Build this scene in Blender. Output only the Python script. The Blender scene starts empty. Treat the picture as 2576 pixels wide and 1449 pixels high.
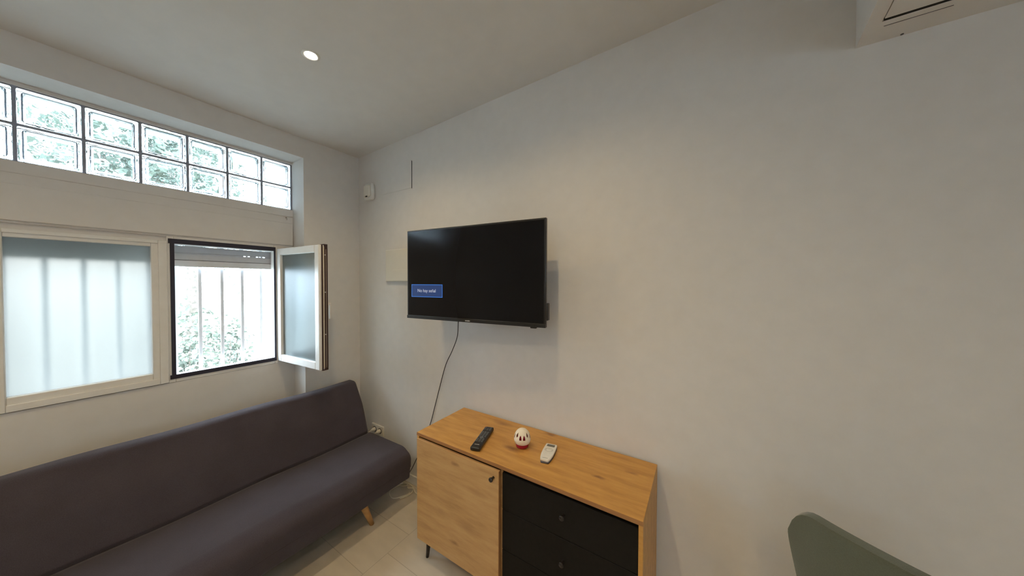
import bpy, bmesh, math, random
from mathutils import Vector, Matrix
random.seed(7)
PI = math.pi
scene = bpy.context.scene
col = scene.collection

# ------------------------------------------------------------------ camera
def make_camera():
    yaw, pit, roll, F = math.radians(32.332), math.radians(-1.035), math.radians(.154), 754.7
    f = Vector((-math.sin(yaw)*math.cos(pit), math.cos(yaw)*math.cos(pit), math.sin(pit)))
    r = Vector((math.cos(yaw), math.sin(yaw), 0)); u = r.cross(f)
    r2 = r*math.cos(roll)+u*math.sin(roll); u2 = -r*math.sin(roll)+u*math.cos(roll)
    cd = bpy.data.cameras.new('camera'); cd.sensor_width = 36; cd.lens = F/2576*36
    cd.clip_start = .02; cd.clip_end = 200
    co = bpy.data.objects.new('camera', cd); col.objects.link(co)
    m = Matrix(((r2.x, u2.x, -f.x, 0), (r2.y, u2.y, -f.y, 0), (r2.z, u2.z, -f.z, 1.6), (0, 0, 0, 1)))
    co.matrix_world = m
    scene.camera = co
make_camera()

# ------------------------------------------------------------------ sky, sun, exposure
world = bpy.data.worlds.new('sky'); scene.world = world; world.use_nodes = True
bg = world.node_tree.nodes['Background']
bg.inputs[0].default_value = (.68, .85, 1.0, 1); bg.inputs[1].default_value = 19.0
sd = bpy.data.lights.new('sun', 'SUN'); sd.energy = 8.0; sd.angle = .02; sd.color = (1, .95, .87)
so = bpy.data.objects.new('sun', sd); col.objects.link(so)
so.rotation_euler = (math.radians(12), math.radians(38), 0)          # high, from behind the building
scene.view_settings.view_transform = 'Standard'
scene.view_settings.look = 'None'
scene.view_settings.gamma = 1
scene.view_settings.exposure = -0.06
LAMP_W = 6.6            # watts of each recessed spot
LAMP_COL = (1.0, .755, .41)

# ------------------------------------------------------------------ materials
MATS = {}
def nodes_of(name):
    m = bpy.data.materials.new(name); m.use_nodes = True
    nt = m.node_tree; b = nt.nodes['Principled BSDF']; MATS[name] = m
    return m, nt, b
def coords(nt, scale=(1, 1, 1), rot=(0, 0, 0), kind='Object'):
    tc = nt.nodes.new('ShaderNodeTexCoord'); mp = nt.nodes.new('ShaderNodeMapping')
    mp.inputs['Scale'].default_value = scale; mp.inputs['Rotation'].default_value = rot
    nt.links.new(tc.outputs[kind], mp.inputs[0]); return mp.outputs[0]
def noise(nt, vec, scale, detail=3, rough=.5):
    n = nt.nodes.new('ShaderNodeTexNoise'); n.inputs['Scale'].default_value = scale
    n.inputs['Detail'].default_value = detail; n.inputs['Roughness'].default_value = rough
    nt.links.new(vec, n.inputs['Vector']); return n
def ramp(nt, fac, stops):
    r = nt.nodes.new('ShaderNodeValToRGB'); e = r.color_ramp.elements
    e[0].position, e[0].color = stops[0][0], (*stops[0][1], 1)
    e[1].position, e[1].color = stops[-1][0], (*stops[-1][1], 1)
    for p, c in stops[1:-1]:
        x = e.new(p); x.color = (*c, 1)
    nt.links.new(fac, r.inputs[0]); return r
def bump(nt, b, h, strength, dist=.002):
    n = nt.nodes.new('ShaderNodeBump'); n.inputs['Strength'].default_value = strength
    n.inputs['Distance'].default_value = dist
    nt.links.new(h, n.inputs['Height']); nt.links.new(n.outputs[0], b.inputs['Normal'])
def plain(name, c, rough=.5, metal=0, var=.06, scale=25, bmp=.1, spec=.5):
    m, nt, b = nodes_of(name)
    v = coords(nt); n = noise(nt, v, scale)
    r = ramp(nt, n.outputs[0], [(.3, tuple(x*(1-var) for x in c)), (.7, tuple(min(1, x*(1+var)) for x in c))])
    nt.links.new(r.outputs[0], b.inputs['Base Color'])
    b.inputs['Roughness'].default_value = rough; b.inputs['Metallic'].default_value = metal
    b.inputs['Specular IOR Level'].default_value = spec
    if bmp: bump(nt, b, n.outputs[0], bmp, .001)
    return m
plain('wall_paint', (.74, .715, .685), .85, 0, .02, 14, .25, .2)
plain('ceiling_paint', (.74, .725, .70), .9, 0, .02, 10, .2, .2)
plain('white_plastic', (.78, .77, .73), .35)
plain('cream_plastic', (.74, .70, .61), .5, 0, .01, 25, 0)
plain('white_pvc', (.80, .79, .76), .3, 0, .02)
plain('white_metal', (.72, .73, .76), .4)
plain('grey_shutter', (.52, .53, .56), .5, 0, .03)
plain('pale_shutter', (.66, .66, .68), .5, 0, .03)
plain('gasket_navy', (.018, .016, .032), .55)
plain('gasket_brown', (.035, .014, .016), .5)
plain('gasket_cream', (.62, .57, .46), .5)
plain('steel', (.55, .55, .55), .3, 1)
plain('black_plastic', (.012, .012, .013), .35)
plain('black_button', (.12, .125, .13), .5)
plain('grey_print', (.42, .42, .42), .5)
plain('dark_print', (.09, .09, .10), .5)
plain('black_metal', (.014, .011, .012), .4)
plain('charcoal_laminate', (.0085, .0075, .0065), .7, 0, .2, 60, .1, .2)
plain('lcd_grey', (.13, .13, .12), .25)
plain('mortar', (.30, .32, .38), .9, 0, .1, 40, .4)
plain('leg_wood', (.50, .27, .09), .45, 0, .15, 30)
plain('cream_egg', (.86, .78, .64), .4, 0, .02)
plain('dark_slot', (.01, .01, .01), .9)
plain('bark', (.10, .085, .07), .9, 0, .3, 12, .8)
plain('black_cable', (.012, .012, .018), .5)
plain('white_cable', (.72, .66, .52), .5)
plain('underside_cloth', (.016, .013, .012), .95)

def fabric(name, c1, c2, sheen=.15):
    m, nt, b = nodes_of(name)
    v = coords(nt); n = noise(nt, v, 420, 2); n2 = noise(nt, v, 6, 3)
    mx = nt.nodes.new('ShaderNodeMath'); mx.operation = 'MULTIPLY_ADD'
    nt.links.new(n.outputs[0], mx.inputs[0]); mx.inputs[1].default_value = .6
    k = nt.nodes.new('ShaderNodeMath'); k.operation = 'MULTIPLY'; k.inputs[1].default_value = .4
    nt.links.new(n2.outputs[0], k.inputs[0]); nt.links.new(k.outputs[0], mx.inputs[2])
    r = ramp(nt, mx.outputs[0], [(.3, c1), (.7, c2)])
    nt.links.new(r.outputs[0], b.inputs['Base Color'])
    b.inputs['Roughness'].default_value = .95; b.inputs['Specular IOR Level'].default_value = .15
    b.inputs['Sheen Weight'].default_value = sheen; b.inputs['Sheen Roughness'].default_value = .5
    bump(nt, b, n.outputs[0], .5, .001)
fabric('sofa_fabric', (.048, .039, .046), (.072, .060, .069), .12)
fabric('chair_fabric', (.080, .088, .058), (.112, .122, .082), .5)

def wood(name, dark, mid, light, knot, knots=(), rot=(0, 0, 0)):
    m, nt, b = nodes_of(name)
    v = coords(nt, (1.0, 7.0, 7.0), rot)
    grain = noise(nt, v, 5.0, 6, .65)
    w = nt.nodes.new('ShaderNodeTexWave'); w.wave_type = 'BANDS'; w.bands_direction = 'Y'
    w.inputs['Scale'].default_value = .55; w.inputs['Distortion'].default_value = 7; w.inputs['Detail'].default_value = 3
    w.inputs['Detail Scale'].default_value = .8
    nt.links.new(v, w.inputs['Vector'])
    a = nt.nodes.new('ShaderNodeMath'); a.operation = 'MULTIPLY_ADD'; a.inputs[1].default_value = .10
    nt.links.new(w.outputs['Fac'], a.inputs[0])
    s = nt.nodes.new('ShaderNodeMath'); s.operation = 'MULTIPLY'; s.inputs[1].default_value = .92
    nt.links.new(grain.outputs[0], s.inputs[0]); nt.links.new(s.outputs[0], a.inputs[2])
    r = ramp(nt, a.outputs[0], [(.25, dark), (.5, mid), (.75, light)])
    # knots: small dark ellipses at fixed places of the board
    last = r.outputs[0]
    raw = coords(nt); wn = noise(nt, raw, 30, 3)
    off = nt.nodes.new('ShaderNodeVectorMath'); off.operation = 'MULTIPLY_ADD'
    off.inputs[1].default_value = (.03, .02, .02); nt.links.new(wn.outputs[1], off.inputs[0]); nt.links.new(raw, off.inputs[2])
    for (kx, ky, kz, kr, amt) in knots:
        sb_ = nt.nodes.new('ShaderNodeVectorMath'); sb_.operation = 'SUBTRACT'; sb_.inputs[1].default_value = (kx+.015, ky+.01, kz+.01)
        nt.links.new(off.outputs[0], sb_.inputs[0])
        sc_ = nt.nodes.new('ShaderNodeVectorMath'); sc_.operation = 'MULTIPLY'; sc_.inputs[1].default_value = (1/(kr*2.6), 1/kr, 1/kr)
        nt.links.new(sb_.outputs[0], sc_.inputs[0])
        ln = nt.nodes.new('ShaderNodeVectorMath'); ln.operation = 'LENGTH'; nt.links.new(sc_.outputs[0], ln.inputs[0])
        kr_ = ramp(nt, ln.outputs['Value'], [(.15, (amt,)*3), (.95, (0, 0, 0))])
        mix = nt.nodes.new('ShaderNodeMix'); mix.data_type = 'RGBA'
        nt.links.new(kr_.outputs[0], mix.inputs[0]); nt.links.new(last, mix.inputs[6])
        mix.inputs[7].default_value = (*knot, 1); last = mix.outputs[2]
    nt.links.new(last, b.inputs['Base Color'])
    b.inputs['Roughness'].default_value = .42
    b.inputs['Specular IOR Level'].default_value = .35
    bump(nt, b, grain.outputs[0], .08, .001)
wood('oak_top', (.42, .20, .045), (.56, .285, .072), (.66, .355, .10), (.25, .11, .035), ((-.243, .148, .74, .034, .7), (-.048, -.05, .74, .030, 1), (.057, .187, .74, .02, 1), (.393, -.04, .74, .015, 1), (.514, .07, .74, .014, .6)))
wood('oak_front', (.40, .22, .085), (.54, .315, .13), (.62, .385, .17), (.26, .13, .05), ((-.303, -.207, .654, .014, .8), (-.309, -.207, .235, .016, .8), (-.404, -.207, .355, .03, .3), (-.157, -.207, .558, .03, .3), (-.209, -.207, .356, .04, .35)))
wood('oak_edge', (.28, .125, .045), (.35, .165, .06), (.40, .20, .075), (.2, .09, .03))

def floor_mat():
    m, nt, b = nodes_of('floor_tiles')
    tc = nt.nodes.new('ShaderNodeTexCoord')
    sp = nt.nodes.new('ShaderNodeSeparateXYZ'); nt.links.new(tc.outputs['Object'], sp.inputs[0])
    ax = nt.nodes.new('ShaderNodeMath'); ax.inputs[1].default_value = 1.55 + 6.0; nt.links.new(sp.outputs[0], ax.inputs[0])
    ay = nt.nodes.new('ShaderNodeMath'); ay.inputs[1].default_value = -.93 + 6.1; nt.links.new(sp.outputs[1], ay.inputs[0])
    cb = nt.nodes.new('ShaderNodeCombineXYZ'); nt.links.new(ay.outputs[0], cb.inputs[0]); nt.links.new(ax.outputs[0], cb.inputs[1])
    br = nt.nodes.new('ShaderNodeTexBrick'); br.inputs['Scale'].default_value = 1
    br.inputs['Brick Width'].default_value = .305; br.inputs['Row Height'].default_value = .60
    br.inputs['Mortar Size'].default_value = .0022; br.inputs['Mortar Smooth'].default_value = .1; br.offset = .5
    br.inputs['Color1'].default_value = (.60, .53, .43, 1); br.inputs['Color2'].default_value = (.63, .555, .45, 1)
    br.inputs['Mortar'].default_value = (.47, .41, .33, 1)
    nt.links.new(cb.outputs[0], br.inputs['Vector'])
    n = noise(nt, coords(nt, (1, 3, 1)), 6, 4)
    mx = nt.nodes.new('ShaderNodeMix'); mx.data_type = 'RGBA'; mx.blend_type = 'MULTIPLY'; mx.inputs[0].default_value = .25
    nt.links.new(br.outputs[0], mx.inputs[6]); nt.links.new(n.outputs[0], mx.inputs[7])
    nt.links.new(mx.outputs[2], b.inputs['Base Color'])
    b.inputs['Roughness'].default_value = .5
floor_mat()

def emit(name, c, s):
    m, nt, b = nodes_of(name)
    b.inputs['Base Color'].default_value = (*[x*.2 for x in c], 1)
    b.inputs['Emission Color'].default_value = (*c, 1); b.inputs['Emission Strength'].default_value = s
emit('lamp_glow', (1, .9, .72), 30)
emit('screen_box', (.02, .08, .33), .30)
emit('screen_border', (.05, .25, .9), .62)
emit('screen_text', (.75, .8, .95), .55)
m, nt, b = nodes_of('screen_black')
b.inputs['Base Color'].default_value = (.006, .006, .007, 1); b.inputs['Roughness'].default_value = .12
b.inputs['Specular IOR Level'].default_value = .2
b.inputs['Emission Color'].default_value = (.5, .52, .55, 1); b.inputs['Emission Strength'].default_value = .002
n = noise(nt, coords(nt), 3); r = ramp(nt, n.outputs[0], [(0, (.10, .10, .10)), (1, (.16, .16, .16))]); nt.links.new(r.outputs[0], b.inputs['Roughness'])

def glass(name, c, rough, bmp=0, scale=20, ior=1.45, coat=0):
    m, nt, b = nodes_of(name)
    b.inputs['Base Color'].default_value = (*c, 1); b.inputs['Transmission Weight'].default_value = 1
    b.inputs['Roughness'].default_value = rough; b.inputs['IOR'].default_value = ior
    if coat: b.inputs['Coat Weight'].default_value = coat; b.inputs['Coat Roughness'].default_value = .03
    v = coords(nt); n = noise(nt, v, scale, 2)
    if bmp: bump(nt, b, n.outputs[0], bmp, .01)
glass('block_glass', (.97, 1.0, 1.0), .02, .35, 13)
m, nt, b = nodes_of('frosted_glass')
rf = nt.nodes.new('ShaderNodeBsdfRefraction'); rf.inputs['Color'].default_value = (.44, .405, .37, 1); rf.inputs['Roughness'].default_value = .55; rf.inputs['IOR'].default_value = 1.3
tl = nt.nodes.new('ShaderNodeBsdfTranslucent'); tl.inputs['Color'].default_value = (.38, .40, .40, 1)
gl = nt.nodes.new('ShaderNodeBsdfGlossy'); gl.inputs['Roughness'].default_value = .25
mx1 = nt.nodes.new('ShaderNodeMixShader'); mx1.inputs[0].default_value = .45
nt.links.new(rf.outputs[0], mx1.inputs[1]); nt.links.new(tl.outputs[0], mx1.inputs[2])
mx2 = nt.nodes.new('ShaderNodeMixShader'); mx2.inputs[0].default_value = .04
nt.links.new(mx1.outputs[0], mx2.inputs[1]); nt.links.new(gl.outputs[0], mx2.inputs[2])
nt.links.new(mx2.outputs[0], nt.nodes['Material Output'].inputs[0])
glass('clear_glass', (.98, .99, .99), 0)
glass('red_gel', (.55, .03, .05), .15, .1, 60, 1.35); MATS['red_gel'].node_tree.nodes['Principled BSDF'].inputs['Transmission Weight'].default_value = .35
glass('sash_glass', (.50, .58, .60), .30, 0, 30, 1.35, 0)

def leafmat(name, a, c):
    m, nt, b = nodes_of(name)
    n = noise(nt, coords(nt), 3, 3); r = ramp(nt, n.outputs[0], [(.3, a), (.7, c)])
    nt.links.new(r.outputs[0], b.inputs['Base Color']); b.inputs['Roughness'].default_value = .55
leafmat('leaf_green', (.085, .11, .09), (.14, .17, .135))
leafmat('leaf_palm', (.11, .13, .105), (.16, .18, .14))
leafmat('petal_red', (.35, .05, .03), (.45, .22, .04))
leafmat('pale_ground', (.28, .29, .25), (.36, .36, .32))
M = MATS

# ------------------------------------------------------------------ mesh helpers
class MB:
    def __init__(s): s.bm = bmesh.new(); s.mats = []
    def mi(s, mat):
        if mat not in s.mats: s.mats.append(mat)
        return s.mats.index(mat)
    def _fin(s, faces, mat, smooth=False):
        i = s.mi(mat)
        for f in faces: f.material_index = i; f.smooth = smooth
    def box(s, a, b, mat, bev=0, seg=2, mtx=None):
        vs = [s.bm.verts.new((x, y, z)) for x in (a[0], b[0]) for y in (a[1], b[1]) for z in (a[2], b[2])]
        q = [(0, 1, 3, 2), (4, 6, 7, 5), (0, 4, 5, 1), (2, 3, 7, 6), (0, 2, 6, 4), (1, 5, 7, 3)]
        fs = [s.bm.faces.new([vs[i] for i in k]) for k in q]
        if mtx: bmesh.ops.transform(s.bm, matrix=mtx, verts=vs)
        i = s.mi(mat)
        for f in fs: f.material_index = i
        if bev:
            es = list({e for f in fs for e in f.edges})
            r = bmesh.ops.bevel(s.bm, geom=es, offset=bev, segments=seg, affect='EDGES', profile=.5)
            for f in r['faces']: f.material_index = i; f.smooth = True
        return s
    def prism(s, pts, h0, h1, mat, axis='z', smooth=False, cap=True):
        def P(p, h): return {'z': (p[0], p[1], h), 'y': (p[0], h, p[1]), 'x': (h, p[0], p[1])}[axis]
        a = [s.bm.verts.new(P(p, h0)) for p in pts]; b = [s.bm.verts.new(P(p, h1)) for p in pts]
        fs = []; n = len(pts)
        for i in range(n): fs.append(s.bm.faces.new([a[i], a[(i+1) % n], b[(i+1) % n], b[i]]))
        s._fin(fs, mat, smooth)
        if cap: s._fin([s.bm.faces.new(a[::-1]), s.bm.faces.new(b)], mat)
        return s
    def lathe(s, prof, mat, seg=32, c=(0, 0, 0), mtx=None, caps=True):
        rings = []
        for r, z in prof:
            rings.append([s.bm.verts.new((c[0]+r*math.cos(2*PI*i/seg), c[1]+r*math.sin(2*PI*i/seg), c[2]+z)) for i in range(seg)])
        fs = []
        for j in range(len(rings)-1):
            for i in range(seg):
                fs.append(s.bm.faces.new([rings[j][i], rings[j][(i+1) % seg], rings[j+1][(i+1) % seg], rings[j+1][i]]))
        s._fin(fs, mat, True)
        if caps: s._fin([s.bm.faces.new(rings[0][::-1]), s.bm.faces.new(rings[-1])], mat)
        if mtx: bmesh.ops.transform(s.bm, matrix=mtx, verts=[v for r in rings for v in r])
        return s
    def tube(s, pts, r, mat, seg=8, r2=None):
        pts = [Vector(p) for p in pts]; n = len(pts); rings = []; up = None
        for i, p in enumerate(pts):
            t = (pts[min(i+1, n-1)]-pts[max(i-1, 0)]).normalized()
            if up is None:
                up = Vector((0, 0, 1)) if abs(t.z) < .9 else Vector((1, 0, 0))
            a = t.cross(up).normalized(); up = a.cross(t).normalized()
            rr = r if r2 is None else r+(r2-r)*i/(n-1)
            rings.append([s.bm.verts.new(p+a*rr*math.cos(2*PI*k/seg)+up*rr*math.sin(2*PI*k/seg)) for k in range(seg)])
        fs = []
        for j in range(n-1):
            for k in range(seg):
                fs.append(s.bm.faces.new([rings[j][k], rings[j][(k+1) % seg], rings[j+1][(k+1) % seg], rings[j+1][k]]))
        s._fin(fs, mat, True)
        s._fin([s.bm.faces.new(rings[0][::-1]), s.bm.faces.new(rings[-1])], mat)
        return s
    def build(s, name, parent=None, loc=None):
        bmesh.ops.recalc_face_normals(s.bm, faces=s.bm.faces)
        me = bpy.data.meshes.new(name); s.bm.to_mesh(me); s.bm.free()
        for m in s.mats: me.materials.append(M[m])
        o = bpy.data.objects.new(name, me); col.objects.link(o)
        if parent: o.parent = parent
        if loc: o.location = loc
        return o
def tag(o, label=None, cat=None, group=None, kind=None):
    if label: o['label'] = label
    if cat: o['category'] = cat
    if group: o['group'] = group
    if kind: o['kind'] = kind
    return o
def empty(name, loc=(0, 0, 0), rz=0):
    o = bpy.data.objects.new(name, None); col.objects.link(o); o.location = loc; o.rotation_euler = (0, 0, rz)
    o.empty_display_size = .1
    return o
def struct(o): o['kind'] = 'structure'; return o
def copy_tree(o, parent=None):
    c = o.copy(); col.objects.link(c); c.parent = parent
    for ch in list(o.children): copy_tree(ch, c)
    return c
def smooth_curve(pts, n=8):
    P = [Vector(p) for p in pts]; P = [P[0]*2-P[1]]+P+[P[-1]*2-P[-2]]; out = []
    for i in range(1, len(P)-2):
        for k in range(n):
            t = k/n; a, b, c, d = P[i-1], P[i], P[i+1], P[i+2]
            out.append(.5*((2*b)+(c-a)*t+(2*a-5*b+4*c-d)*t*t+(3*b-a-3*c+d)*t**3))
    out.append(P[-2]); return out
def rounded(pts, radii, seg=6):
    out = []; n = len(pts)
    for i in range(n):
        p = Vector(pts[i]); a = Vector(pts[i-1]); b = Vector(pts[(i+1) % n]); r = radii[i]
        if r <= 0: out.append(tuple(p)); continue
        u = (a-p).normalized(); v = (b-p).normalized(); ang = u.angle(v); t = r/math.tan(ang/2)
        t = min(t, .49*(a-p).length, .49*(b-p).length); r = t*math.tan(ang/2)
        c = p+(u+v).normalized()*(r/math.sin(ang/2)); s = p+u*t-c; e = p+v*t-c
        a0 = math.atan2(s.y, s.x); a1 = math.atan2(e.y, e.x); d = (a1-a0+PI) % (2*PI)-PI
        for k in range(seg+1): out.append((c.x+r*math.cos(a0+d*k/seg), c.y+r*math.sin(a0+d*k/seg)))
    return out

# ------------------------------------------------------------------ room shell
XA, YB = -2.652, 1.575
XN = -2.842                       # back of the window niche
XO = -3.06                        # outer face of the wall
XR, YK = 2.30, -3.20
def ceil_z(x): return 2.725+.0285*(x-XA)
struct(MB().box((XO, YK-.1, -.12), (XR+.1, YB+.1, 0), 'floor_tiles').build('floor'))
struct(MB().prism([(XO, ceil_z(XO)), (XR+.1, ceil_z(XR+.1)), (XR+.1, 3.05), (XO, 3.05)], YK-.1, YB+.1, 'ceiling_paint', 'y').build('ceiling'))
struct(MB().box((XO, YB, 0), (XR+.1, YB+.12, 2.96), 'wall_paint').build('wall_front'))
# unseen openings in right wall and high in back wall, added for more daylight
SY0, SY1, SZ0_, SZ1_ = -1.45, -.75, 1.25, 2.10
wr = MB(); wr.box((XR, YK, 0), (XR+.12, SY0, 2.96), 'wall_paint'); wr.box((XR, SY1, 0), (XR+.12, YB, 2.96), 'wall_paint')
wr.box((XR, SY0, 0), (XR+.12, SY1, SZ0_), 'wall_paint'); wr.box((XR, SY0, SZ1_), (XR+.12, SY1, 2.96), 'wall_paint')
struct(wr.build('wall_right'))
DX0, DX1, DZ0, DZ1 = -.30, 1.40, 1.98, 2.26
wb = MB(); wb.box((XO, YK-.12, 0), (DX0, YK, 2.96), 'wall_paint'); wb.box((DX1, YK-.12, 0), (XR+.12, YK, 2.96), 'wall_paint')
wb.box((DX0, YK-.12, DZ1), (DX1, YK, 2.96), 'wall_paint'); wb.box((DX0, YK-.12, 0), (DX1, YK, DZ0), 'wall_paint')
struct(wb.build('wall_back'))
# wall with the windows: niche y NL..1.126, up to z 2.573
NL, NR, NT = -1.20, 1.126, 2.573
GB0, GB1, GT, GM = -.637, 1.1215, 2.557, 2.372      # glass block field
GBOT = 2.187; PYB = .1955
FY0, FY1, FZ0, FZ1 = -.16, .434, .963, 1.868        # frosted window hole
OY0, OY1, OZ0, OZ1 = .434, 1.014, .958, 1.885       # open window hole
wl = MB()
wl.box((XO, NR, 0), (XA, YB, 2.80), 'wall_paint')
wl.box((XO, YK, 0), (XA, NL, 2.80), 'wall_paint')
wl.box((XO, NL, NT), (XA, NR, 2.80), 'wall_paint')
wl.box((XO, NL, 0), (XN, NR, .958), 'wall_paint')                 # below the windows
wl.box((XO, NL, .958), (XN, FY0, GBOT), 'wall_paint')
wl.box((XO, NL, GBOT), (XN, GB1-.24-PYB*11+.24, NT), 'wall_paint')
wl.box((XO, NL, GT), (XN, FY0, NT), 'wall_paint')
wl.box((XO, FY0, 1.885), (XN, NR, 2.128), 'wall_paint')           # between windows and blocks
wl.box((XO, FY0, 2.128), (XN+.004, NR, GBOT), 'wall_paint', .003)       # sill under the blocks
wl.box((XO, OY1, .958), (XN, NR, 1.885), 'wall_paint')
wl.box((XO, FY0, GT), (XN, NR, NT), 'wall_paint')
wl.box((XO, FY0, 1.850), (XN-.014, FY1, 1.885), 'wall_paint')
wl.box((XO, FY0, .945), (XN-.01, FY1, .966), 'wall_paint')
wl.box((XN, FY0-.3, 1.895), (XN+.012, GB1, 2.075), 'wall_paint', .004)     # shutter box cover board
struct(wl.build('wall_left'))
# small screw hook under the sill
tag(MB().tube([(XN+.003, 1.075, 2.118), (XN+.02, 1.075, 2.116), (XN+.024, 1.075, 2.106), (XN+.02, 1.075, 2.098)], .003, 'steel').build('screw_hook'),
    'tiny metal hook screwed in under the right end of the glass block sill', 'hook')
# baseboards
struct(MB().box((XA, YB-.012, 0), (XR, YB, .07), 'white_plastic', .003).build('baseboard_front'))
struct(MB().box((XA, NR, 0), (XA+.012, YB-.012, .07), 'white_plastic', .003).build('baseboard_left'))
struct(MB().box((XR-.012, YK, 0), (XR, YB-.012, .07), 'white_plastic', .003).build('baseboard_right'))
# lowered plaster box on the right with a hatch in its underside
bx = MB()
def skew(x, y): return (x-.10*(YB-y), y)
z0 = 2.44
BY0 = .55
HX0, HX1, HY0, HY1 = .49, 1.10, .80, 1.462
def sk4(x0, x1, y0, y1): return [skew(x0, y0), skew(x1, y0), skew(x1, y1), skew(x0, y1)]
bx.prism(sk4(.454, HX0, BY0, YB), z0, 2.80, 'wall_paint')
bx.prism([skew(HX1, BY0), (XR, BY0), (XR, YB), skew(HX1, YB)], z0, 2.80, 'wall_paint')
bx.prism(sk4(HX0, HX1, HY1, YB), z0, 2.80, 'wall_paint')
bx.prism(sk4(HX0, HX1, BY0, HY0), z0, 2.80, 'wall_paint')
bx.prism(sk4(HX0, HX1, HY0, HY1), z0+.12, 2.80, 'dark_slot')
struct(bx.build('trim_1'))
hp = empty('ceiling_hatch', (.8, 1.1, z0)); tag(hp, 'white hatch panel with dark gap in underside of boxed ceiling corner', 'hatch')
def loc4(pts): return [(x-.8, y-1.1) for x, y in pts]
MB().prism(loc4(sk4(HX0+.0025, HX1-.004, HY0+.004, HY1-.014)), .0, .015, 'wall_paint').build('hatch_panel', hp)
f = MB()
f.prism(loc4(sk4(HX0+.01, HX0+.15, HY1+.0248, HY1+.0258)), -.0015, .001, 'dark_print')
f.build('frame_edge', hp)
MB().prism(loc4(sk4(HX0+.004, HX1-.004, HY1-.0145, HY1-.0005)), .001, .012, 'dark_slot').build('gap_shade_strip', hp)  # black strip put in the gap to stand for its deep shade
b1 = skew(.56, 1.567)
MB().lathe([(.004, -.002), (.004, .002)], 'dark_print', 10, (b1[0]-.8, b1[1]-1.1, 0)).build('screw', hp)

# ------------------------------------------------------------------ glass block window
w1 = struct(empty('window_1', (XN-.05, .24, GBOT)))
PY = .1955; MW = .011
mo = MB(); X0, X1 = -.045, .038
ncol = 11
ys = [GB1-.24-PY*i for i in range(ncol+1)]
for y in ys:
    mo.box((X0, y-MW/2, 0), (X1, y+MW/2, GT-GBOT), 'mortar')
for z in (0, GM-GBOT, GT-GBOT):
    mo.box((X0, ys[-1], z-MW/2 if z > .3 or z > 0 else 0), (X1-.0005, ys[0], z+MW/2 if z < .3 else z), 'mortar')
mo.build('mortar', w1)
def block_mesh():
    B = MB(); w, h, t = PY-MW, (GT-GBOT)/2-MW, .038
    def shell(hw, hh, ht, inner, bev):
        mb = bmesh.new(); bmesh.ops.create_cube(mb, size=2)
        for v in mb.verts: v.co = Vector((v.co.x*ht, v.co.y*hw, v.co.z*hh))
        bmesh.ops.bevel(mb, geom=list(mb.edges), offset=bev, segments=3, affect='EDGES', profile=.5)
        if inner: bmesh.ops.reverse_faces(mb, faces=mb.faces)
        return mb
    out = bmesh.new()
    for mb in (shell(w/2-.0004, h/2-.0004, t, False, .006), shell(w/2-.011, h/2-.011, t-.009, True, .014)):
        me = bpy.data.meshes.new('t'); mb.to_mesh(me); out.from_mesh(me); mb.free(); bpy.data.meshes.remove(me)
    me = bpy.data.meshes.new('glass_block'); out.to_mesh(me); out.free(); me.materials.append(M['block_glass'])
    for p in me.polygons: p.use_smooth = False
    return me
bme = block_mesh()
gi = 0
for c in range(ncol):
    for r in range(2):
        o = bpy.data.objects.new('glass_block', bme); col.objects.link(o); o.parent = w1
        o.location = (0, ys[c]-PY/2, (GT-GBOT)*(.25+.5*r))
        if gi % 2: o.rotation_euler = (0, 0, PI)
        if (gi//2) % 2: o.rotation_euler.x = PI
        gi += 1

# ------------------------------------------------------------------ frosted fixed window
w2 = struct(empty('window_2', (XN, .15, FZ0)))
def frame_ring(B, y0, y1, z0, z1, wl_, wr, wb, wt, xa, xb, mat, bev=.002):
    B.box((xa, y0, z0), (xb, y0+wl_, z1), mat, bev); B.box((xa, y1-wr, z0), (xb, y1, z1), mat, bev)
    B.box((xa, y0+wl_, z0), (xb, y1-wr, z0+wb), mat, bev); B.box((xa, y0+wl_, z1-wt), (xb, y1-wr, z1), mat, bev)
B = MB(); o_ = -.15
frame_ring(B, FY0+o_, FY1+o_, 0, 1.855-FZ0, .068, .036, .035, .02, -.06, .014, 'white_pvc', .003)
B.build('window_frame', w2)
B = MB()
frame_ring(B, FY0+o_+.062, FY1+o_-.032, .033, 1.838-FZ0, .008, .032, .037, .023, -.055, .007, 'white_pvc', .003)
B.build('inner_frame', w2)
MB().box((-.034, -.09+o_-.004, 1.034-FZ0-.004), (-.028, .370+o_+.004, 1.815-FZ0+.004), 'frosted_glass').build('pane', w2)

def shutter(parent, y0, y1, zb, xs, holes, smat='grey_shutter'):
    s = empty('roller_shutter', (0, 0, 0)); s.parent = parent
    zs = zb
    A = MB().box((xs-.006, y0, zb), (xs+.008, y1, zb+.042), 'pale_shutter', .003); A.build('bottom_rail', s)
    A = MB(); A.box((xs-.006, y0, zb+.045), (xs+.004, y1, zb+.089), smat, .003)
    # slotted link strip
    y = y0; strip = zb+.089
    cuts = [yy for yy in holes]
    cur = y0
    for (a, b) in cuts:
        A.box((xs-.003, cur, strip), (xs+.001, a, strip+.005), 'grey_shutter'); cur = b
    A.box((xs-.003, cur, strip), (xs+.001, y1, strip+.005), 'grey_shutter')
    A.box((xs-.006, y0, strip+.005), (xs+.004, y1, strip+.05), smat, .003)
    A.box((xs-.006, y0, strip+.051), (xs+.004, y1, strip+.16), smat, .003)
    A.box((xs-.003, y0, zb+.042), (xs+.001, y1, zb+.045), 'dark_print')
    A.build('slats', s)
    return s
shutter(w2, FY0+o_, FY1+o_, 1.722-FZ0, -.14, [], 'white_plastic')  # slats whiter than their own grey, imitating light haze in the frosted pane

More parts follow.
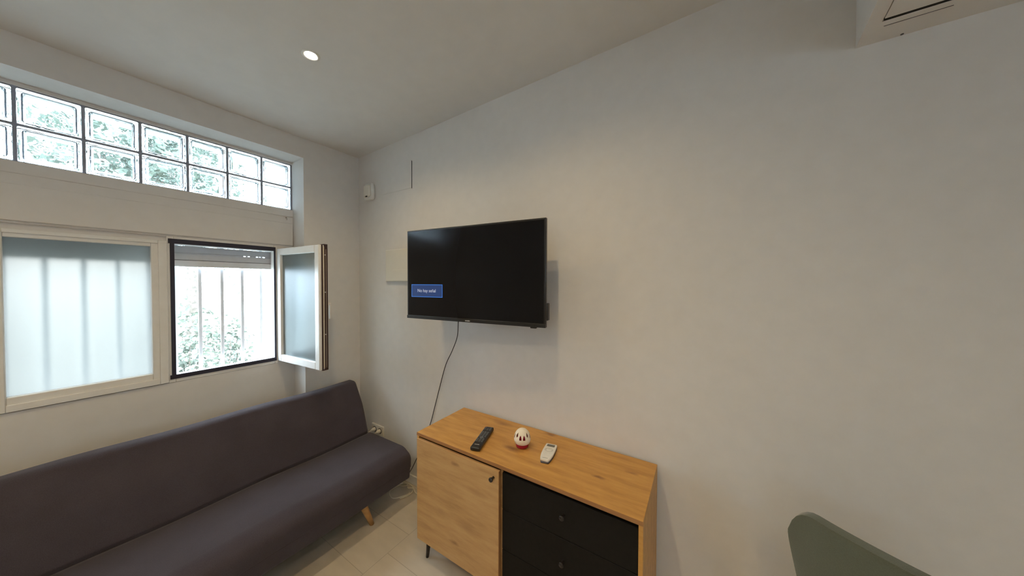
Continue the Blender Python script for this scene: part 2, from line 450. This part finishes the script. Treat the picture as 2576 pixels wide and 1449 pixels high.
# ------------------------------------------------------------------ open window with dark gasket
w3 = struct(empty('window_3', (XN, .72, OZ0)))
oo = -.72
B = MB()
frame_ring(B, OY0+oo, OY1+oo, 0, OZ1-OZ0, .030, .022, .045, .045, -.06, .004, 'white_pvc', .003)
B.build('window_frame', w3)
B = MB()
def zz(z): return z-OZ0
B.box((.004, .440+oo, zz(1.842)), (.009, 1.002+oo, zz(1.872)), 'gasket_navy')
B.box((.004, .440+oo, zz(.980)), (.009, 1.002+oo, zz(1.006)), 'gasket_navy')
B.box((.004, .447+oo, zz(1.006)), (.009, .466+oo, zz(1.842)), 'gasket_navy')
B.box((.004, .990+oo, zz(1.006)), (.009, 1.002+oo, zz(1.842)), 'gasket_navy')
tag(B.build('gasket', w3), 'dark navy seal strip')
shutter(w3, OY0+oo+.01, OY1+oo, 1.700-OZ0, -.075, [(.11, .122), (.135, .147), (.185, .197), (.203, .215), (.225, .24)])
# open sash
sash = empty('window_sash'); sash.parent = w3
sash.location = (.008, 1.008+oo, 0); sash.rotation_euler = (0, 0, math.radians(4.0))
SL, SZ0, SZ1 = .575, zz(.978), zz(1.862)
B = MB(); T = .055
def sframe(x0, x1, z0, z1, wd, ya, yb, mat, bv=.004):
    B.box((x0, ya, z0), (x0+wd, yb, z1), mat, bv); B.box((x1-wd, ya, z0), (x1, yb, z1), mat, bv)
    B.box((x0+wd, ya, z0), (x1-wd, yb, z0+wd), mat, bv); B.box((x0+wd, ya, z1-wd), (x1-wd, yb, z1), mat, bv)
sframe(0, SL, SZ0, SZ1, .052, 0, T, 'white_pvc')
B.build('sash_frame', sash)
MB().box((.048, .018, SZ0+.048), (SL-.048, .024, SZ1-.048), 'sash_glass').build('pane', sash)
B = MB()
B.box((SL, .003, SZ0), (SL+.004, .016, SZ1), 'white_pvc')
B.box((SL, .016, SZ0), (SL+.006, .026, SZ1), 'gasket_brown')
B.box((SL, .026, SZ0+.01), (SL+.005, .036, SZ1-.01), 'gasket_cream')
B.box((SL, .036, SZ0), (SL+.006, .046, SZ1), 'gasket_brown')
B.box((SL, .046, SZ0+.012), (SL+.004, .050, SZ1-.03), 'gasket_cream')
B.box((SL, .050, SZ0), (SL+.006, T+.004, SZ1), 'gasket_brown')
B.box((0.05, .034, SZ1), (SL+.006, T+.004, SZ1+.007), 'gasket_brown')
B.box((SL-.03, .02, SZ0-.006), (SL+.006, T+.004, SZ0), 'gasket_brown')
for z in (SZ1-.07, SZ0+.25, SZ0+.55): B.lathe([(.004, 0), (.004, .003)], 'steel', 10, mtx=Matrix.Translation((SL+.006, .041, z)) @ Matrix.Rotation(PI/2, 4, 'Y'))
tag(B.build('edge_seal', sash), 'brown and cream striped edge seal')
B = MB()
B.box((SL-.045, T, zz(1.38)), (SL-.02, T+.008, zz(1.50)), 'cream_plastic', .003)
B.tube([(SL-.032, T+.006, zz(1.44)), (SL-.032, T+.045, zz(1.44))], .008, 'white_pvc')
B.box((SL-.040, T+.035, zz(1.33)), (SL-.024, T+.047, zz(1.45)), 'white_pvc', .004)
B.build('handle', sash)

# security bars outside
gr = empty('window_grille', (-2.96, .5, .93)); tag(gr, 'white steel security bars outside the two lower windows', 'window grille')
for y in (-.094, .0205, .1385, .256, .371, .486, .603, .717, .831, .946, 1.06):
    B = MB().box((-.007, y-.5-.009, .0), (.007, y-.5+.009, 1.0), 'white_metal', .002); B.build('bar', gr)
for z in (.02, .98):
    MB().box((-.012, -.66, z-.01), (-.007, .60, z+.01), 'white_metal', .002).build('rail', gr)

def fill_window(name, loc, rz, hw, hh):  # invented windows out of view, added to let in fill daylight
    d1 = struct(empty(name, loc, rz))
    B = MB(); frame_ring(B, -hw, hw, -hh, hh, .03, .03, .03, .03, -.03, .03, 'white_pvc', .003); B.build('window_frame', d1)
    MB().box((-.004, -hw+.028, -hh+.028), (.004, hw-.028, hh-.028), 'clear_glass').build('pane', d1)
fill_window('fill_window_back', ((DX0+DX1)/2, YK-.06, (DZ0+DZ1)/2), -PI/2, (DX1-DX0)/2, (DZ1-DZ0)/2)
fill_window('fill_window_side', (XR+.06, (SY0+SY1)/2, (SZ0_+SZ1_)/2), 0, (SY1-SY0)/2, (SZ1_-SZ0_)/2)

# ------------------------------------------------------------------ lamps in the ceiling
def downlight(x, y, label):
    z = ceil_z(x); t = empty('ceiling_spotlight', (x, y, z)); t.rotation_euler = (0, -math.atan(.0285), 0)
    tag(t, label, 'ceiling light')
    MB().lathe([(.0275, -.001), (.030, -.0035), (.039, -.003), (.041, -.0005), (.041, .002), (.0275, .002)], 'white_pvc', 32, caps=False).build('trim_ring', t)
    MB().lathe([(.027, -.001), (.022, -.003), (.0, -.0035)], 'lamp_glow', 32, caps=False).build('lamp_lens', t)
    ld = bpy.data.lights.new('spot_light', 'SPOT'); ld.energy = LAMP_W*4; ld.color = LAMP_COL
    ld.spot_size = math.radians(152); ld.spot_blend = 1.0; ld.shadow_soft_size = .016
    lo = bpy.data.objects.new('spot_light', ld); col.objects.link(lo); lo.parent = t; lo.location = (0, 0, -.03)
    return t
downlight(-1.693, .757, 'lit round recessed ceiling spotlight above the sofa')
for x, y, l in [(-.618, .68, 'lit recessed ceiling spotlight above the sideboard front'), (-1.69, -.6, 'lit recessed ceiling spotlight over the left middle of the room'),
                (-.62, -.7, 'lit recessed ceiling spotlight behind the viewer in mid room'), (.6, -1.3, 'lit recessed ceiling spotlight over the right back area'),
                (-.62, -2.2, 'lit recessed ceiling spotlight next to the back wall'), (.45, -.60, 'lit recessed ceiling spotlight over the right middle of the room')]:
    downlight(x, y, l)

# ------------------------------------------------------------------ sofa bed
sofa = empty('sofa_bed', (-2.1, .51, 0)); tag(sofa, 'dark grey fabric sofa bed with wooden legs below the windows', 'sofa')
SX, SY = -2.1, .51; Y0, Y1 = -.90, .905
def soft(o, w, seg=5):
    md = o.modifiers.new('bevel', 'BEVEL'); md.width = w; md.segments = seg; md.limit_method = 'ANGLE'; md.angle_limit = math.radians(50)
    md.harden_normals = False
    for p in o.data.polygons: p.use_smooth = True
def slab(name, pts, radii, y0, y1, mat, bw, parent, nseg=24):
    pr = rounded([(x-SX, z) for x, z in pts], radii, 7)
    B = MB(); i = B.mi(mat); rings = []
    for k in range(nseg+1):
        t = k/nseg; y = y0+(y1-y0)*t
        s = 1
        rings.append([B.bm.verts.new((p[0], y, p[1]+.004*math.sin(9*y+2*p[0]))) for p in pr])
    for k in range(nseg):
        for j in range(len(pr)):
            f = B.bm.faces.new([rings[k][j], rings[k][(j+1) % len(pr)], rings[k+1][(j+1) % len(pr)], rings[k+1][j]]); f.smooth = True; f.material_index = i
    B.bm.faces.new(rings[0][::-1]); B.bm.faces.new(rings[-1])
    o = B.build(name, parent); soft(o, bw); return o
slab('backrest', [(-2.275, .335), (-2.262, .40), (-2.335, .60), (-2.44, .772), (-2.56, .772), (-2.50, .60), (-2.38, .335)], [.03, .02, .3, .045, .05, .2, .03], Y0, Y1, 'sofa_fabric', .022, sofa)
slab('seat', [(-2.30, .368), (-2.24, .385), (-1.84, .392), (-1.757, .350), (-1.761, .262), (-2.30, .262)], [.02, .08, .10, .05, .006, .02], Y0, Y1+.01, 'sofa_fabric', .022, sofa)
slab('seat_base', [(-2.29, .264), (-1.7625, .264), (-1.775, .175), (-1.83, .160), (-2.27, .160)], [.01, .004, .03, .03, .03], Y0+.01, Y1+.006, 'sofa_fabric', .03, sofa)
slab('underside', [(-2.20, .163), (-1.86, .163), (-1.86, .145), (-2.20, .145)], [.005]*4, Y0+.08, Y1-.10, 'underside_cloth', .01, sofa, 2)
for (tx, ty, fx, fy) in [(-1.835, .58, -1.825, .65), (-1.82, -.60, -1.80, -.66), (-2.20, .58, -2.24, .65), (-2.20, -.60, -2.24, -.66)]:
    MB().tube([(tx-SX, ty, .20), ((tx+fx)/2-SX, (ty+fy)/2, .10), (fx-SX, fy, 0.0)], .024, 'leg_wood', 20, .014).build('leg', sofa)
B = MB()
B.box((-2.15-SX, Y0+.15, .11), (-2.11-SX, Y1-.15, .15), 'black_metal', .003)
B.build('frame_rail', sofa)

# ------------------------------------------------------------------ sideboard
CX0, CX1, CY0, CY1, CH = -1.374, -.168, 1.152, 1.558, .740
sb = empty('sideboard', ((CX0+CX1)/2, (CY0+CY1)/2, 0)); tag(sb, 'oak sideboard with one door, black drawers and slim black legs', 'sideboard')
ox, oy = (CX0+CX1)/2, (CY0+CY1)/2
def sbx(name, a, b, mat, bev=.0015, parent=sb, mat2=None):
    B = MB().box((a[0]-ox, a[1]-oy, a[2]), (b[0]-ox, b[1]-oy, b[2]), mat, bev)
    return B.build(name, parent)
# top with edge banding
B = MB(); B.box((CX0-ox, CY0+.001-oy, CH-.018), (CX1-ox, CY1-oy, CH), 'oak_top', .0015)
B.box((CX0-ox, CY0-oy, CH-.0175), (CX1-ox, CY0+.0012-oy, CH-.0008), 'oak_edge')
B.build('top', sb)
for x0, x1 in ((CX0, CX0+.016), (CX1-.016, CX1)):
    B = MB(); B.box((x0-ox, CY0+.002-oy, .125), (x1-ox, CY1-oy, CH-.018), 'oak_top', .001)
    B.build('side_panel', sb)
sbx('bottom_panel', (CX0+.016, CY0+.004, .125), (CX1-.016, CY1, .141), 'oak_front')
sbx('back_panel', (CX0+.016, CY1-.006, .141), (CX1-.016, CY1, CH-.018), 'oak_front')
sbx('divider', (-.806, CY0+.022, .141), (-.790, CY1-.006, CH-.018), 'oak_front')
# door, standing slightly proud
dr = MB(); dr.box((CX0+.005-ox, CY0-.004-oy, .128), (-.799-ox, CY0+.012-oy, .708), 'oak_front', .0012)
dr.box((-.7995-ox, CY0-.0035-oy, .1285), (-.7975-ox, CY0+.012-oy, .7075), 'oak_edge')
dr = dr.build('door', sb)
def knob(x, y, z, parent):
    k = MB(); k.lathe([(.006, 0), (.0055, .010), (.011, .022), (.010, .026), (.0, .027)], 'black_metal', 20, caps=False,
        mtx=Matrix.Translation((x-ox, y-oy, z)) @ Matrix.Rotation(PI/2, 4, 'X'))
    k.build('knob', parent)
knob(-.828, CY0-.004, .672, dr)
ft = CY0+.012
for z0_, z1_, kz in ((.5275, .700, .628), (.336, .5240, .432), (.1435, .3325, .24)):
    d = sbx('drawer', (-.788, ft, z0_), (CX1-.018, ft+.018, z1_), 'charcoal_laminate')
    knob(-.478, ft, kz, d)
sbx('front_rail', (-.788, ft+.012, .701), (CX1-.018, ft+.03, .721), 'charcoal_laminate')
for lx, ly, sx, sy in ((-1.325, 1.20, -1, -1), (-.215, 1.20, 1, -1), (-1.325, 1.51, -1, 1), (-.215, 1.51, 1, 1)):
    MB().tube([(lx-ox, ly-oy, .125), (lx-ox+sx*.008, ly-oy+sy*.008, .0)], .015, 'black_metal', 16, .0085).build('leg', sb)

# ------------------------------------------------------------------ things on the sideboard
def rc(name, cx, cy, L, rz, label, cat):
    e = empty(name, (cx, cy, CH), rz); return tag(e, label, cat)
# black remote: runs from (-.975,1.17) to (-1.045,1.40)
e = rc('remote_control', -1.000, 1.285, .23, math.atan2(1.395-1.165, -1.038+.966)-PI/2, 'long black remote control full of small buttons on the sideboard', 'remote control')
MB().box((-.0235, -.115, .002), (.0235, .115, .022), 'black_plastic', .006, 3).build('body', e)
b = MB()
rows = 0
for j in range(13):
    yy = .098-.0125*j
    for i in (-1, 0, 1):
        if j in (0,) and i == 0: continue
        if j in (3, 9) : continue
        w_ = .0045 if j not in (4, 5) else .0052
        b.box((i*.0135-w_, yy-.0032, .0215), (i*.0135+w_, yy+.0032, .0238), 'black_button', .001, 1)
b.lathe([(.0085, .0215), (.0085, .0240), (.006, .0245)], 'black_button', 20, (0, .098-.0125*9, 0))
tag(b.build('buttons', e), 'grey rubber buttons', kind='stuff')
MB().box((-.021, .100, .0215), (-.013, .107, .0240), 'petal_red', .001, 1).build('power_button', e)
MB().box((-.011, -.087, .0218), (.011, -.0825, .0224), 'grey_print').build('logo', e)
# white AC remote
e.scale = (1.13, 1, 1)
e = rc('remote_control', -.637, 1.348, .15, math.atan2(1.423-1.274, -.650+.622)-PI/2, 'small white air conditioner remote with grey display on the sideboard', 'remote control')
pts = rounded([(-.0165, -.075), (.0165, -.075), (.0215, -.052), (.0250, -.020), (.0258, .015), (.0240, .075), (-.0240, .075), (-.0258, .015), (-.0250, -.020), (-.0215, -.052)], [.007, .007, .012, .012, .012, .007, .007, .012, .012, .012], 5)
B = MB().prism([(x*.97, y*.985) for x, y in pts], .0, .010, 'dark_print', smooth=True); B.build('back_shell', e)
B = MB().prism(pts, .010, .020, 'white_plastic', smooth=True); o = B.build('front_shell', e); soft(o, .003, 3)
MB().box((-.0165, .045, .0195), (.0165, .065, .0206), 'lcd_grey', .001, 1).build('display', e)
B = MB().lathe([(.0165, .0198), (.0165, .0208), (.0155, .0208), (.0155, .0198)], 'grey_print', 28, (0, .014, 0), caps=False)
B.lathe([(.0095, .0198), (.0090, .0216), (.0, .0218)], 'white_plastic', 24, (0, .014, 0), caps=False)
B.box((-.0135, .012, .0198), (-.0115, .016, .0207), 'grey_print'); B.box((.0115, .012, .0198), (.0135, .016, .0207), 'grey_print')
B.build('button_ring', e)
B = MB()
for x, y in ((-.010, -.014), (.010, -.014), (0, -.022), (-.010, -.032), (.010, -.032)): B.box((x-.0045, y-.002, .0198), (x+.0045, y+.002, .0205), 'white_plastic', .0008, 1)
B.build('buttons', e)
B = MB()
for i in range(8): B.box((-.0105+i*.0027, -.0605, .0199), (-.0087+i*.0027, -.0580, .0203), 'dark_print')
B.build('logo', e)

e.scale = (1.20, 1.0, 1)
# egg-shaped air freshener
e = empty('air_freshener', (-.787, 1.348, CH)); e.rotation_euler = (0, 0, math.radians(-14.7))
tag(e, 'egg shaped air freshener, cream vented dome over red gel cup', 'air freshener')
MB().lathe([(.0, .0), (.027, .0), (.0325, .005), (.0355, .032), (.0, .032)], 'red_gel', 40, caps=False).build('gel_cup', e)
MB().lathe([(.0, .033), (.029, .033), (.027, .058), (.014, .068), (.0, .069)], 'red_gel', 32, caps=False).build('gel_core', e)
def egg_shell():
    B = MB(); i = B.mi('cream_egg'); N = 192; K = 96
    def rad(z):                       # z from .024 to .096
        t = (z-.024)/.072
        return .0435*math.sqrt(max(0, 1-max(0, (t-.25)/.75)**2.1)) if t > .25 else .0435-.0055*(1-t/.25)**1.6
    zs = [.024+.072*math.sin(PI/2*k/K) for k in range(K+1)]
    vs = [[B.bm.verts.new((rad(z)*math.cos(2*PI*j/N), rad(z)*math.sin(2*PI*j/N), z)) for j in range(N)] for z in zs[:-1]]
    def hole(a, z):
        a8 = (a/(2*PI)*8) % 1
        # eight pointed slots, alternately low and high
        k = int(a/(2*PI)*8)
        pair = (a/(2*PI)*4) % 1
        for c0 in (.34, .66):
            if .052 < z < .074 and abs(pair-c0) < .10*(1-((z-.052)/.022)**2.6)**.7: return True
        if .062 < z < .084 and min(pair, 1-pair) < .10*max(0, 1-abs((z-.070)/.014)**1.6 if z > .070 else 1-abs((z-.070)/.008)**2): return True
        return False
    for k in range(K-1):
        for j in range(N):
            a = 2*PI*(j+.5)/N; z = (zs[k]+zs[k+1])/2
            if hole(a, z): continue
            f = B.bm.faces.new([vs[k][j], vs[k][(j+1) % N], vs[k+1][(j+1) % N], vs[k+1][j]]); f.smooth = True; f.material_index = i
    f = B.bm.faces.new(vs[-1]); f.smooth = True
    o = B.build('vented_dome', e); s = o.modifiers.new('s', 'SOLIDIFY'); s.thickness = .0022; s.offset = -1
egg_shell()

# ------------------------------------------------------------------ television
tv = empty('television', (-1.146, 1.334, 1.650)); tv.rotation_euler = (0, 0, math.radians(5.757))
tag(tv, 'black flat screen television on the wall showing a no signal message', 'television')
W, H = .477, .2815
B = MB(); B.box((-W, .000, -H), (W, .020, H), 'black_plastic', .003)
B.build('bezel', tv)
MB().box((-W+.010, -.0012, -H+.022), (W-.010, .0005, H-.010), 'screen_black').build('screen', tv)
B = MB(); B.box((-W, -.004, -H), (W, .004, -H+.019), 'black_plastic', .0015); B.build('lower_lip', tv)
B = MB(); B.box((-W+.06, .020, -H+.01), (W-.06, .062, .08), 'black_plastic', .010, 3); B.build('rear_housing', tv)
B = MB(); B.box((W-.012, .018, -H+.035), (W+.004, .05, -H+.125), 'black_plastic', .003); B.build('side_connector_block', tv)
B = MB(); B.box((W-.085, -.001, -H-.007), (W-.052, .014, -H+.001), 'black_plastic', .002); B.build('remote_sensor', tv)
def screen_text(body, size, x, z, mat, parent, name, sx=1, y=-.0022):
    cu = bpy.data.curves.new('t', 'FONT'); cu.body = body; cu.size = size; cu.align_x = 'CENTER'; cu.align_y = 'CENTER'; cu.extrude = .0002
    to = bpy.data.objects.new('t', cu); col.objects.link(to)
    bpy.context.view_layer.update()
    me = bpy.data.meshes.new_from_object(to.evaluated_get(bpy.context.evaluated_depsgraph_get()))
    bpy.data.objects.remove(to)
    for v in me.vertices: v.co.x *= sx
    me.materials.clear(); me.materials.append(M[mat])
    o = bpy.data.objects.new(name, me); col.objects.link(o); o.parent = parent
    o.location = (x, y, z); o.rotation_euler = (PI/2, 0, 0); return o
# dialog: measured in picture (1035,711)-(1116,740)
dx0, dx1, dz0, dz1 = -.438, -.187, -.143, -.063
dlg = MB().box((dx0, -.0016, dz0), (dx1, -.0011, dz1), 'screen_box').build('message_box', tv)
B = MB()
bw = .0035
B.box((dx0, -.0019, dz0), (dx1, -.0015, dz0+bw), 'screen_border'); B.box((dx0, -.0019, dz1-bw), (dx1, -.0015, dz1), 'screen_border')
B.box((dx0, -.0019, dz0), (dx0+bw, -.0015, dz1), 'screen_border'); B.box((dx1-bw, -.0019, dz0), (dx1, -.0015, dz1), 'screen_border')
B.build('message_border', dlg)
screen_text('No hay señal', .0285, (dx0+dx1)/2, (dz0+dz1)/2, 'screen_text', dlg, 'message_text')
B = MB()
for i in range(5): B.box((-.018+i*.0068, -.0046, -H+.0055), (-.018+i*.0068+.0062, -.0040, -H+.0115), 'grey_print')
B.build('logo', tv)
# arm and wall plate
arm = empty('wall_mount', (-1.15, YB, 1.68)); tag(arm, 'black metal wall bracket hidden behind the television', 'wall mount')
B = MB(); B.box((-.06, -.008, -.11), (.06, 0, .11), 'black_metal', .002); B.build('wall_plate', arm)
B = MB(); B.tube([(-.02, -.01, 0), (.05, -.09, 0), (0.0, -.165, 0)], .014, 'black_metal', 10); B.build('arm', arm)

# cable of the television
cp = smooth_curve([(-1.256, 1.372, 1.366), (-1.375, 1.49, 1.235), (-1.48, 1.55, 1.115), (-1.555, 1.563, 1.0), (-1.627, 1.566, .80),
                   (-1.675, 1.568, .66), (-1.716, 1.568, .54), (-1.80, 1.566, .35), (-1.90, 1.560, .16), (-1.95, 1.561, .085), (-1.985, 1.560, .03), (-2.04, 1.556, .006), (-2.12, 1.54, .006)], 8)
tag(MB().tube(cp, .0028, 'black_cable', 8).build('power_cable'), 'thin black cable hanging from the television down to the floor', 'cable')

# ------------------------------------------------------------------ fittings on the television wall
# motion sensor close to the corner
e = empty('motion_sensor', (-2.465, YB, 2.385)); tag(e, 'small white motion sensor high on the wall near the corner', 'sensor')
B = MB().prism(rounded([(-.062, -.072), (.062, -.072), (.062, .072), (-.062, .072)], [.025]*4, 6), -.030, 0, 'white_plastic', 'y', True); o = B.build('housing', e); soft(o, .010, 4)
B = MB().prism(rounded([(-.042, -.045), (.042, -.045), (.042, .055), (-.042, .055)], [.02]*4, 6), -.048, -.026, 'cream_plastic', 'y', True); o = B.build('lens_cover', e); soft(o, .010, 4)
MB().lathe([(.0, -.004), (.013, -.003), (.015, 0)], 'dark_slot', 20, caps=False, mtx=Matrix.Translation((.010, -.0495, -.045)) @ Matrix.Scale(.40, 4, (0, 0, 1)) @ Matrix.Rotation(-PI/2, 4, 'X')).build('eye', e)
# flush painted panel
e = MB()
e.box((-2.30, YB-.004, 2.34), (-1.928, YB, 2.555), 'wall_paint', .001); e.box((-1.928, YB-.0035, 2.335), (-1.9235, YB, 2.548), 'dark_print')
tag(e.build('access_panel'), 'flush white access panel with dark right edge above the television', 'panel')
# cover box behind the television
e = empty('junction_box_cover', (-2.0, YB, 1.607)); tag(e, 'flat cream cover box on the wall partly behind the television', 'cover box')
B = MB().box((-.232, -.022, 0), (.16, 0, .26), 'cream_plastic', .003); B.build('cover', e)
B = MB().box((-.135, -.026, .004), (.10, -.021, .095), 'cream_plastic', .002); B.build('flap', e)
# double socket with plugs
e = empty('wall_socket', (-2.372, YB, .315)); tag(e, 'cream double wall socket with two plugs behind the sofa end', 'socket')
B = MB(); B.box((-.082, -.012, -.043), (.082, 0, .043), 'cream_plastic', .004, 3); B.build('plate', e)
for x in (-.036, .036):
    B = MB(); B.lathe([(.024, -.0135), (.024, -.0115), (.0, -.0115)], 'dark_print', 24, caps=False, mtx=Matrix.Translation((x, .0, 0)) @ Matrix.Rotation(PI/2, 4, 'X') @ Matrix.Translation((0, 0, .0255)))
    B.build('socket_well', e)
for x, l in ((-.036, 'cream round plug in the left hole of the double wall socket'), (.036, 'cream plug with hanging cord in the right hole of the double wall socket')):
    pl = empty('plug', (-2.372+x, YB-.013, .315)); tag(pl, l, 'plug', 'plugs in the wall socket')
    MB().lathe([(.0165, 0), (.016, .016), (.010, .030), (.006, .038), (.0, .040)], 'cream_plastic', 20, caps=False, mtx=Matrix.Rotation(PI/2, 4, 'X')).build('plug_body', pl)
    MB().tube(smooth_curve([(0, -.034, 0), (-.010, -.052, -.012), (-.020, -.055, -.045), (-.025, -.045, -.12), (-.03, -.03, -.22), (-.03, -.03, -.305)], 6), .0032, 'white_cable').build('cord', pl)
# cables and power strip on the floor
rg = []
for k in range(0, 70):
    a = math.radians(k*6.0-40); q = 1-.0012*k; rg.append((-1.918+.080*q*math.cos(a)+.006*math.sin(3*a), 1.460+.090*q*math.sin(a), .005+.0001*k+.003*abs(math.sin(2*a))))
tag(MB().tube(rg, .0032, 'white_cable', 8).build('coiled_cord'), 'white cord lying in a ring on the floor by the sofa end', 'cord')
tg = smooth_curve([(-1.975, 1.50, .034), (-1.94, 1.52, .040), (-1.90, 1.50, .036), (-1.95, 1.47, .034), (-1.97, 1.50, .040), (-1.91, 1.51, .034), (-1.88, 1.49, .030), (-1.84, 1.51, .030), (-1.80, 1.50, .015), (-1.72, 1.52, .005)], 8)
tag(MB().tube(tg, .003, 'white_cable', 8).build('tangled_cord'), 'tangled cream cord on the floor beside the power strip', 'cord')
e = empty('power_strip', (-2.03, 1.45, 0), math.radians(70)); tag(e, 'white power strip on the floor under the sofa end', 'power strip')
MB().box((-.09, -.024, 0), (.09, .024, .034), 'white_plastic', .006, 3).build('body', e)
for x in (-.055, 0, .055):
    MB().lathe([(.017, .0335), (.017, .0345), (.0, .0345)], 'dark_print', 20, (x, 0, 0), caps=False).build('outlet', e)

# ------------------------------------------------------------------ green chair
CR = math.radians(-32)
ch = empty('upholstered_chair', (.528, 1.336, 0), CR); tag(ch, 'green fabric chair with rounded backrest in front of the white wall', 'chair')
def chair_back():
    B = MB(); i = B.mi('chair_fabric'); NU, NV = 28, 20
    zb, zt = .44, .913; vs = []
    for a in range(NV+1):
        v = a/NV; row = []
        for b in range(NU+1):
            u = -1+2*b/NU
            # rounded-square to outline mapping
            hw = .215*(1-.32*(1-v)**1.15)
            z = zb+(zt-zb)*v
            # round the top corners
            k = max(0, (abs(u)-.62)/.38)
            z -= .075*(k**2.4)*v**4
            x = hw*u*(1-.06*v**6*abs(u)**3)
            y = -.185+.030*(abs(u)**2.2)*1.0-.055*v-.0
            row.append(B.bm.verts.new((x, y, z)))
        vs.append(row)
    for a in range(NV):
        for b in range(NU):
            f = B.bm.faces.new([vs[a][b], vs[a][b+1], vs[a+1][b+1], vs[a+1][b]]); f.smooth = True; f.material_index = i
    o = B.build('backrest', ch)
    s = o.modifiers.new('s', 'SOLIDIFY'); s.thickness = .030; s.offset = 0
    bv = o.modifiers.new('b', 'BEVEL'); bv.width = .0148; bv.segments = 5; bv.limit_method = 'ANGLE'; bv.angle_limit = math.radians(50)
chair_back()
B = MB().prism(rounded([(-.20, -.18), (.20, -.18), (.175, .17), (-.175, .17)], [.05, .05, .07, .07], 6), .40, .465, 'chair_fabric', smooth=True); o = B.build('seat', ch); soft(o, .02, 4)
for sx, sy in ((-1, -1), (1, -1), (-1, 1), (1, 1)):
    MB().tube([(sx*.14, sy*.12-.01, .40), (sx*.175, sy*.155-.01, 0)], .014, 'black_metal', 14, .009).build('leg', ch)

# ------------------------------------------------------------------ outside
tag(MB().box((-40, -30, -.35), (XO-.02, 40, -.25), 'pale_ground').build('ground_outside'), 'pale sunlit ground outside the windows', 'ground', kind='structure')
def foliage(name, c, rad, n, size, mat, parent):
    B = MB(); i = B.mi(mat)
    for _ in range(n):
        d = Vector((random.gauss(0, 1), random.gauss(0, 1), random.gauss(0, 1))).normalized()*(random.random()**.45)
        p = Vector((c[0]+d.x*rad[0], c[1]+d.y*rad[1], c[2]+d.z*rad[2]))
        t = Vector((random.gauss(0, 1), random.gauss(0, 1), random.gauss(0, .6))).normalized()
        s_ = t.orthogonal().normalized()
        s_.rotate(Matrix.Rotation(random.random()*6.28, 3, t))
        L = size*random.uniform(.6, 1.3); w_ = L*.38; n_ = t.cross(s_)*L*.1
        vs = [B.bm.verts.new(q) for q in (p, p+t*L*.5+s_*w_+n_, p+t*L, p+t*L*.5-s_*w_+n_)]
        f = B.bm.faces.new(vs); f.material_index = i
    return B.build(name, parent)
def tree(x, y, h, rad, n, size, mat, label, name='garden_tree', group=None):
    t = empty(name, (x, y, -.25)); tag(t, label, 'tree', group)
    B = MB(); B.tube(smooth_curve([(0, 0, 0), (.05, .04, h*.3), (-.04, .10, h*.55), (.03, .05, h*.8)], 6), .12, 'bark', 12, .05)
    for k in range(5):
        a = k*1.3; B.tube([(0, .06, h*.5+.1*k), (rad[0]*.5*math.cos(a), rad[1]*.5*math.sin(a), h*.72+.12*k)], .035, 'bark', 8, .012)
    B.build('trunk', t)
    foliage('crown', (0, 0, h*.85), rad, n, size, mat, t)
tree(-7.2, .95, 4.4, (1.0, 1.15, .95), 2000, .14, 'leaf_green', 'leafy green tree in the garden, seen faintly through glass blocks')
def shrub(x, y, h, r, n, mat, label):
    t = empty('garden_shrub', (x, y, -.25)); tag(t, label, 'shrub')
    B = MB()
    for k in range(6):
        a = k*1.05; B.tube([(.04*math.cos(a), .04*math.sin(a), 0), (r*.5*math.cos(a), r*.5*math.sin(a), h*.7)], .015, 'bark', 6, .006)
    B.build('stem', t)
    foliage('foliage', (0, 0, h*.58), (r, r, h*.5), n*4, .075, mat, t)
    return t
shrub(-6.2, 1.12, 1.5, .42, 260, 'leaf_palm', 'bushy green shrub outside, left in the open window')
shrub(-7.0, 1.75, 1.25, .40, 200, 'leaf_palm', 'low pale green shrub outside, centre left of the open window')
fs = shrub(-6.6, -.75, 2.15, .55, 500, 'leaf_green', 'tall flowering shrub outside beyond the frosted window')
for k in range(14):
    foliage('flower', (random.uniform(-.4, .4), random.uniform(-.5, .5), random.uniform(1.7, 2.1)), (.07, .07, .07), 9, .10, 'petal_red', fs)
def palm(x, y, h, label):
    t = empty('palm_tree', (x, y, -.25)); tag(t, label, 'palm')
    MB().tube([(0, 0, 0), (.03, .02, h*.5), (0, 0, h)], .17, 'bark', 14, .13).build('trunk', t)
    B = MB(); i = B.mi('leaf_palm')
    for k in range(16):
        a = k*2.399; el = .9-.09*k; L = 1.6
        pts = [Vector((math.cos(a)*L*s*math.cos(el*(1-s)), math.sin(a)*L*s*math.cos(el*(1-s)), h+L*(s*math.sin(el)-.75*s*s))) for s in [j/10 for j in range(11)]]
        B.tube(pts, .018, 'leaf_palm', 5, .005)
        for j in range(1, 11):
            for sd_ in (-1, 1):
                d = (pts[j]-pts[j-1]).normalized(); sdv = d.cross(Vector((0, 0, 1))).normalized()*sd_
                q = pts[j]; l = .34*(1-.5*abs(j/10-.4))
                e1 = q+sdv*l+d*l*.6+Vector((0, 0, -.10)); w_ = d*.022
                f = B.bm.faces.new([B.bm.verts.new(p) for p in (q-w_, q+w_, e1)]); f.material_index = i
    B.build('fronds', t)
palm(-11.5, 2.2, 3.0, 'palm with drooping fronds outside, faint in the open window')
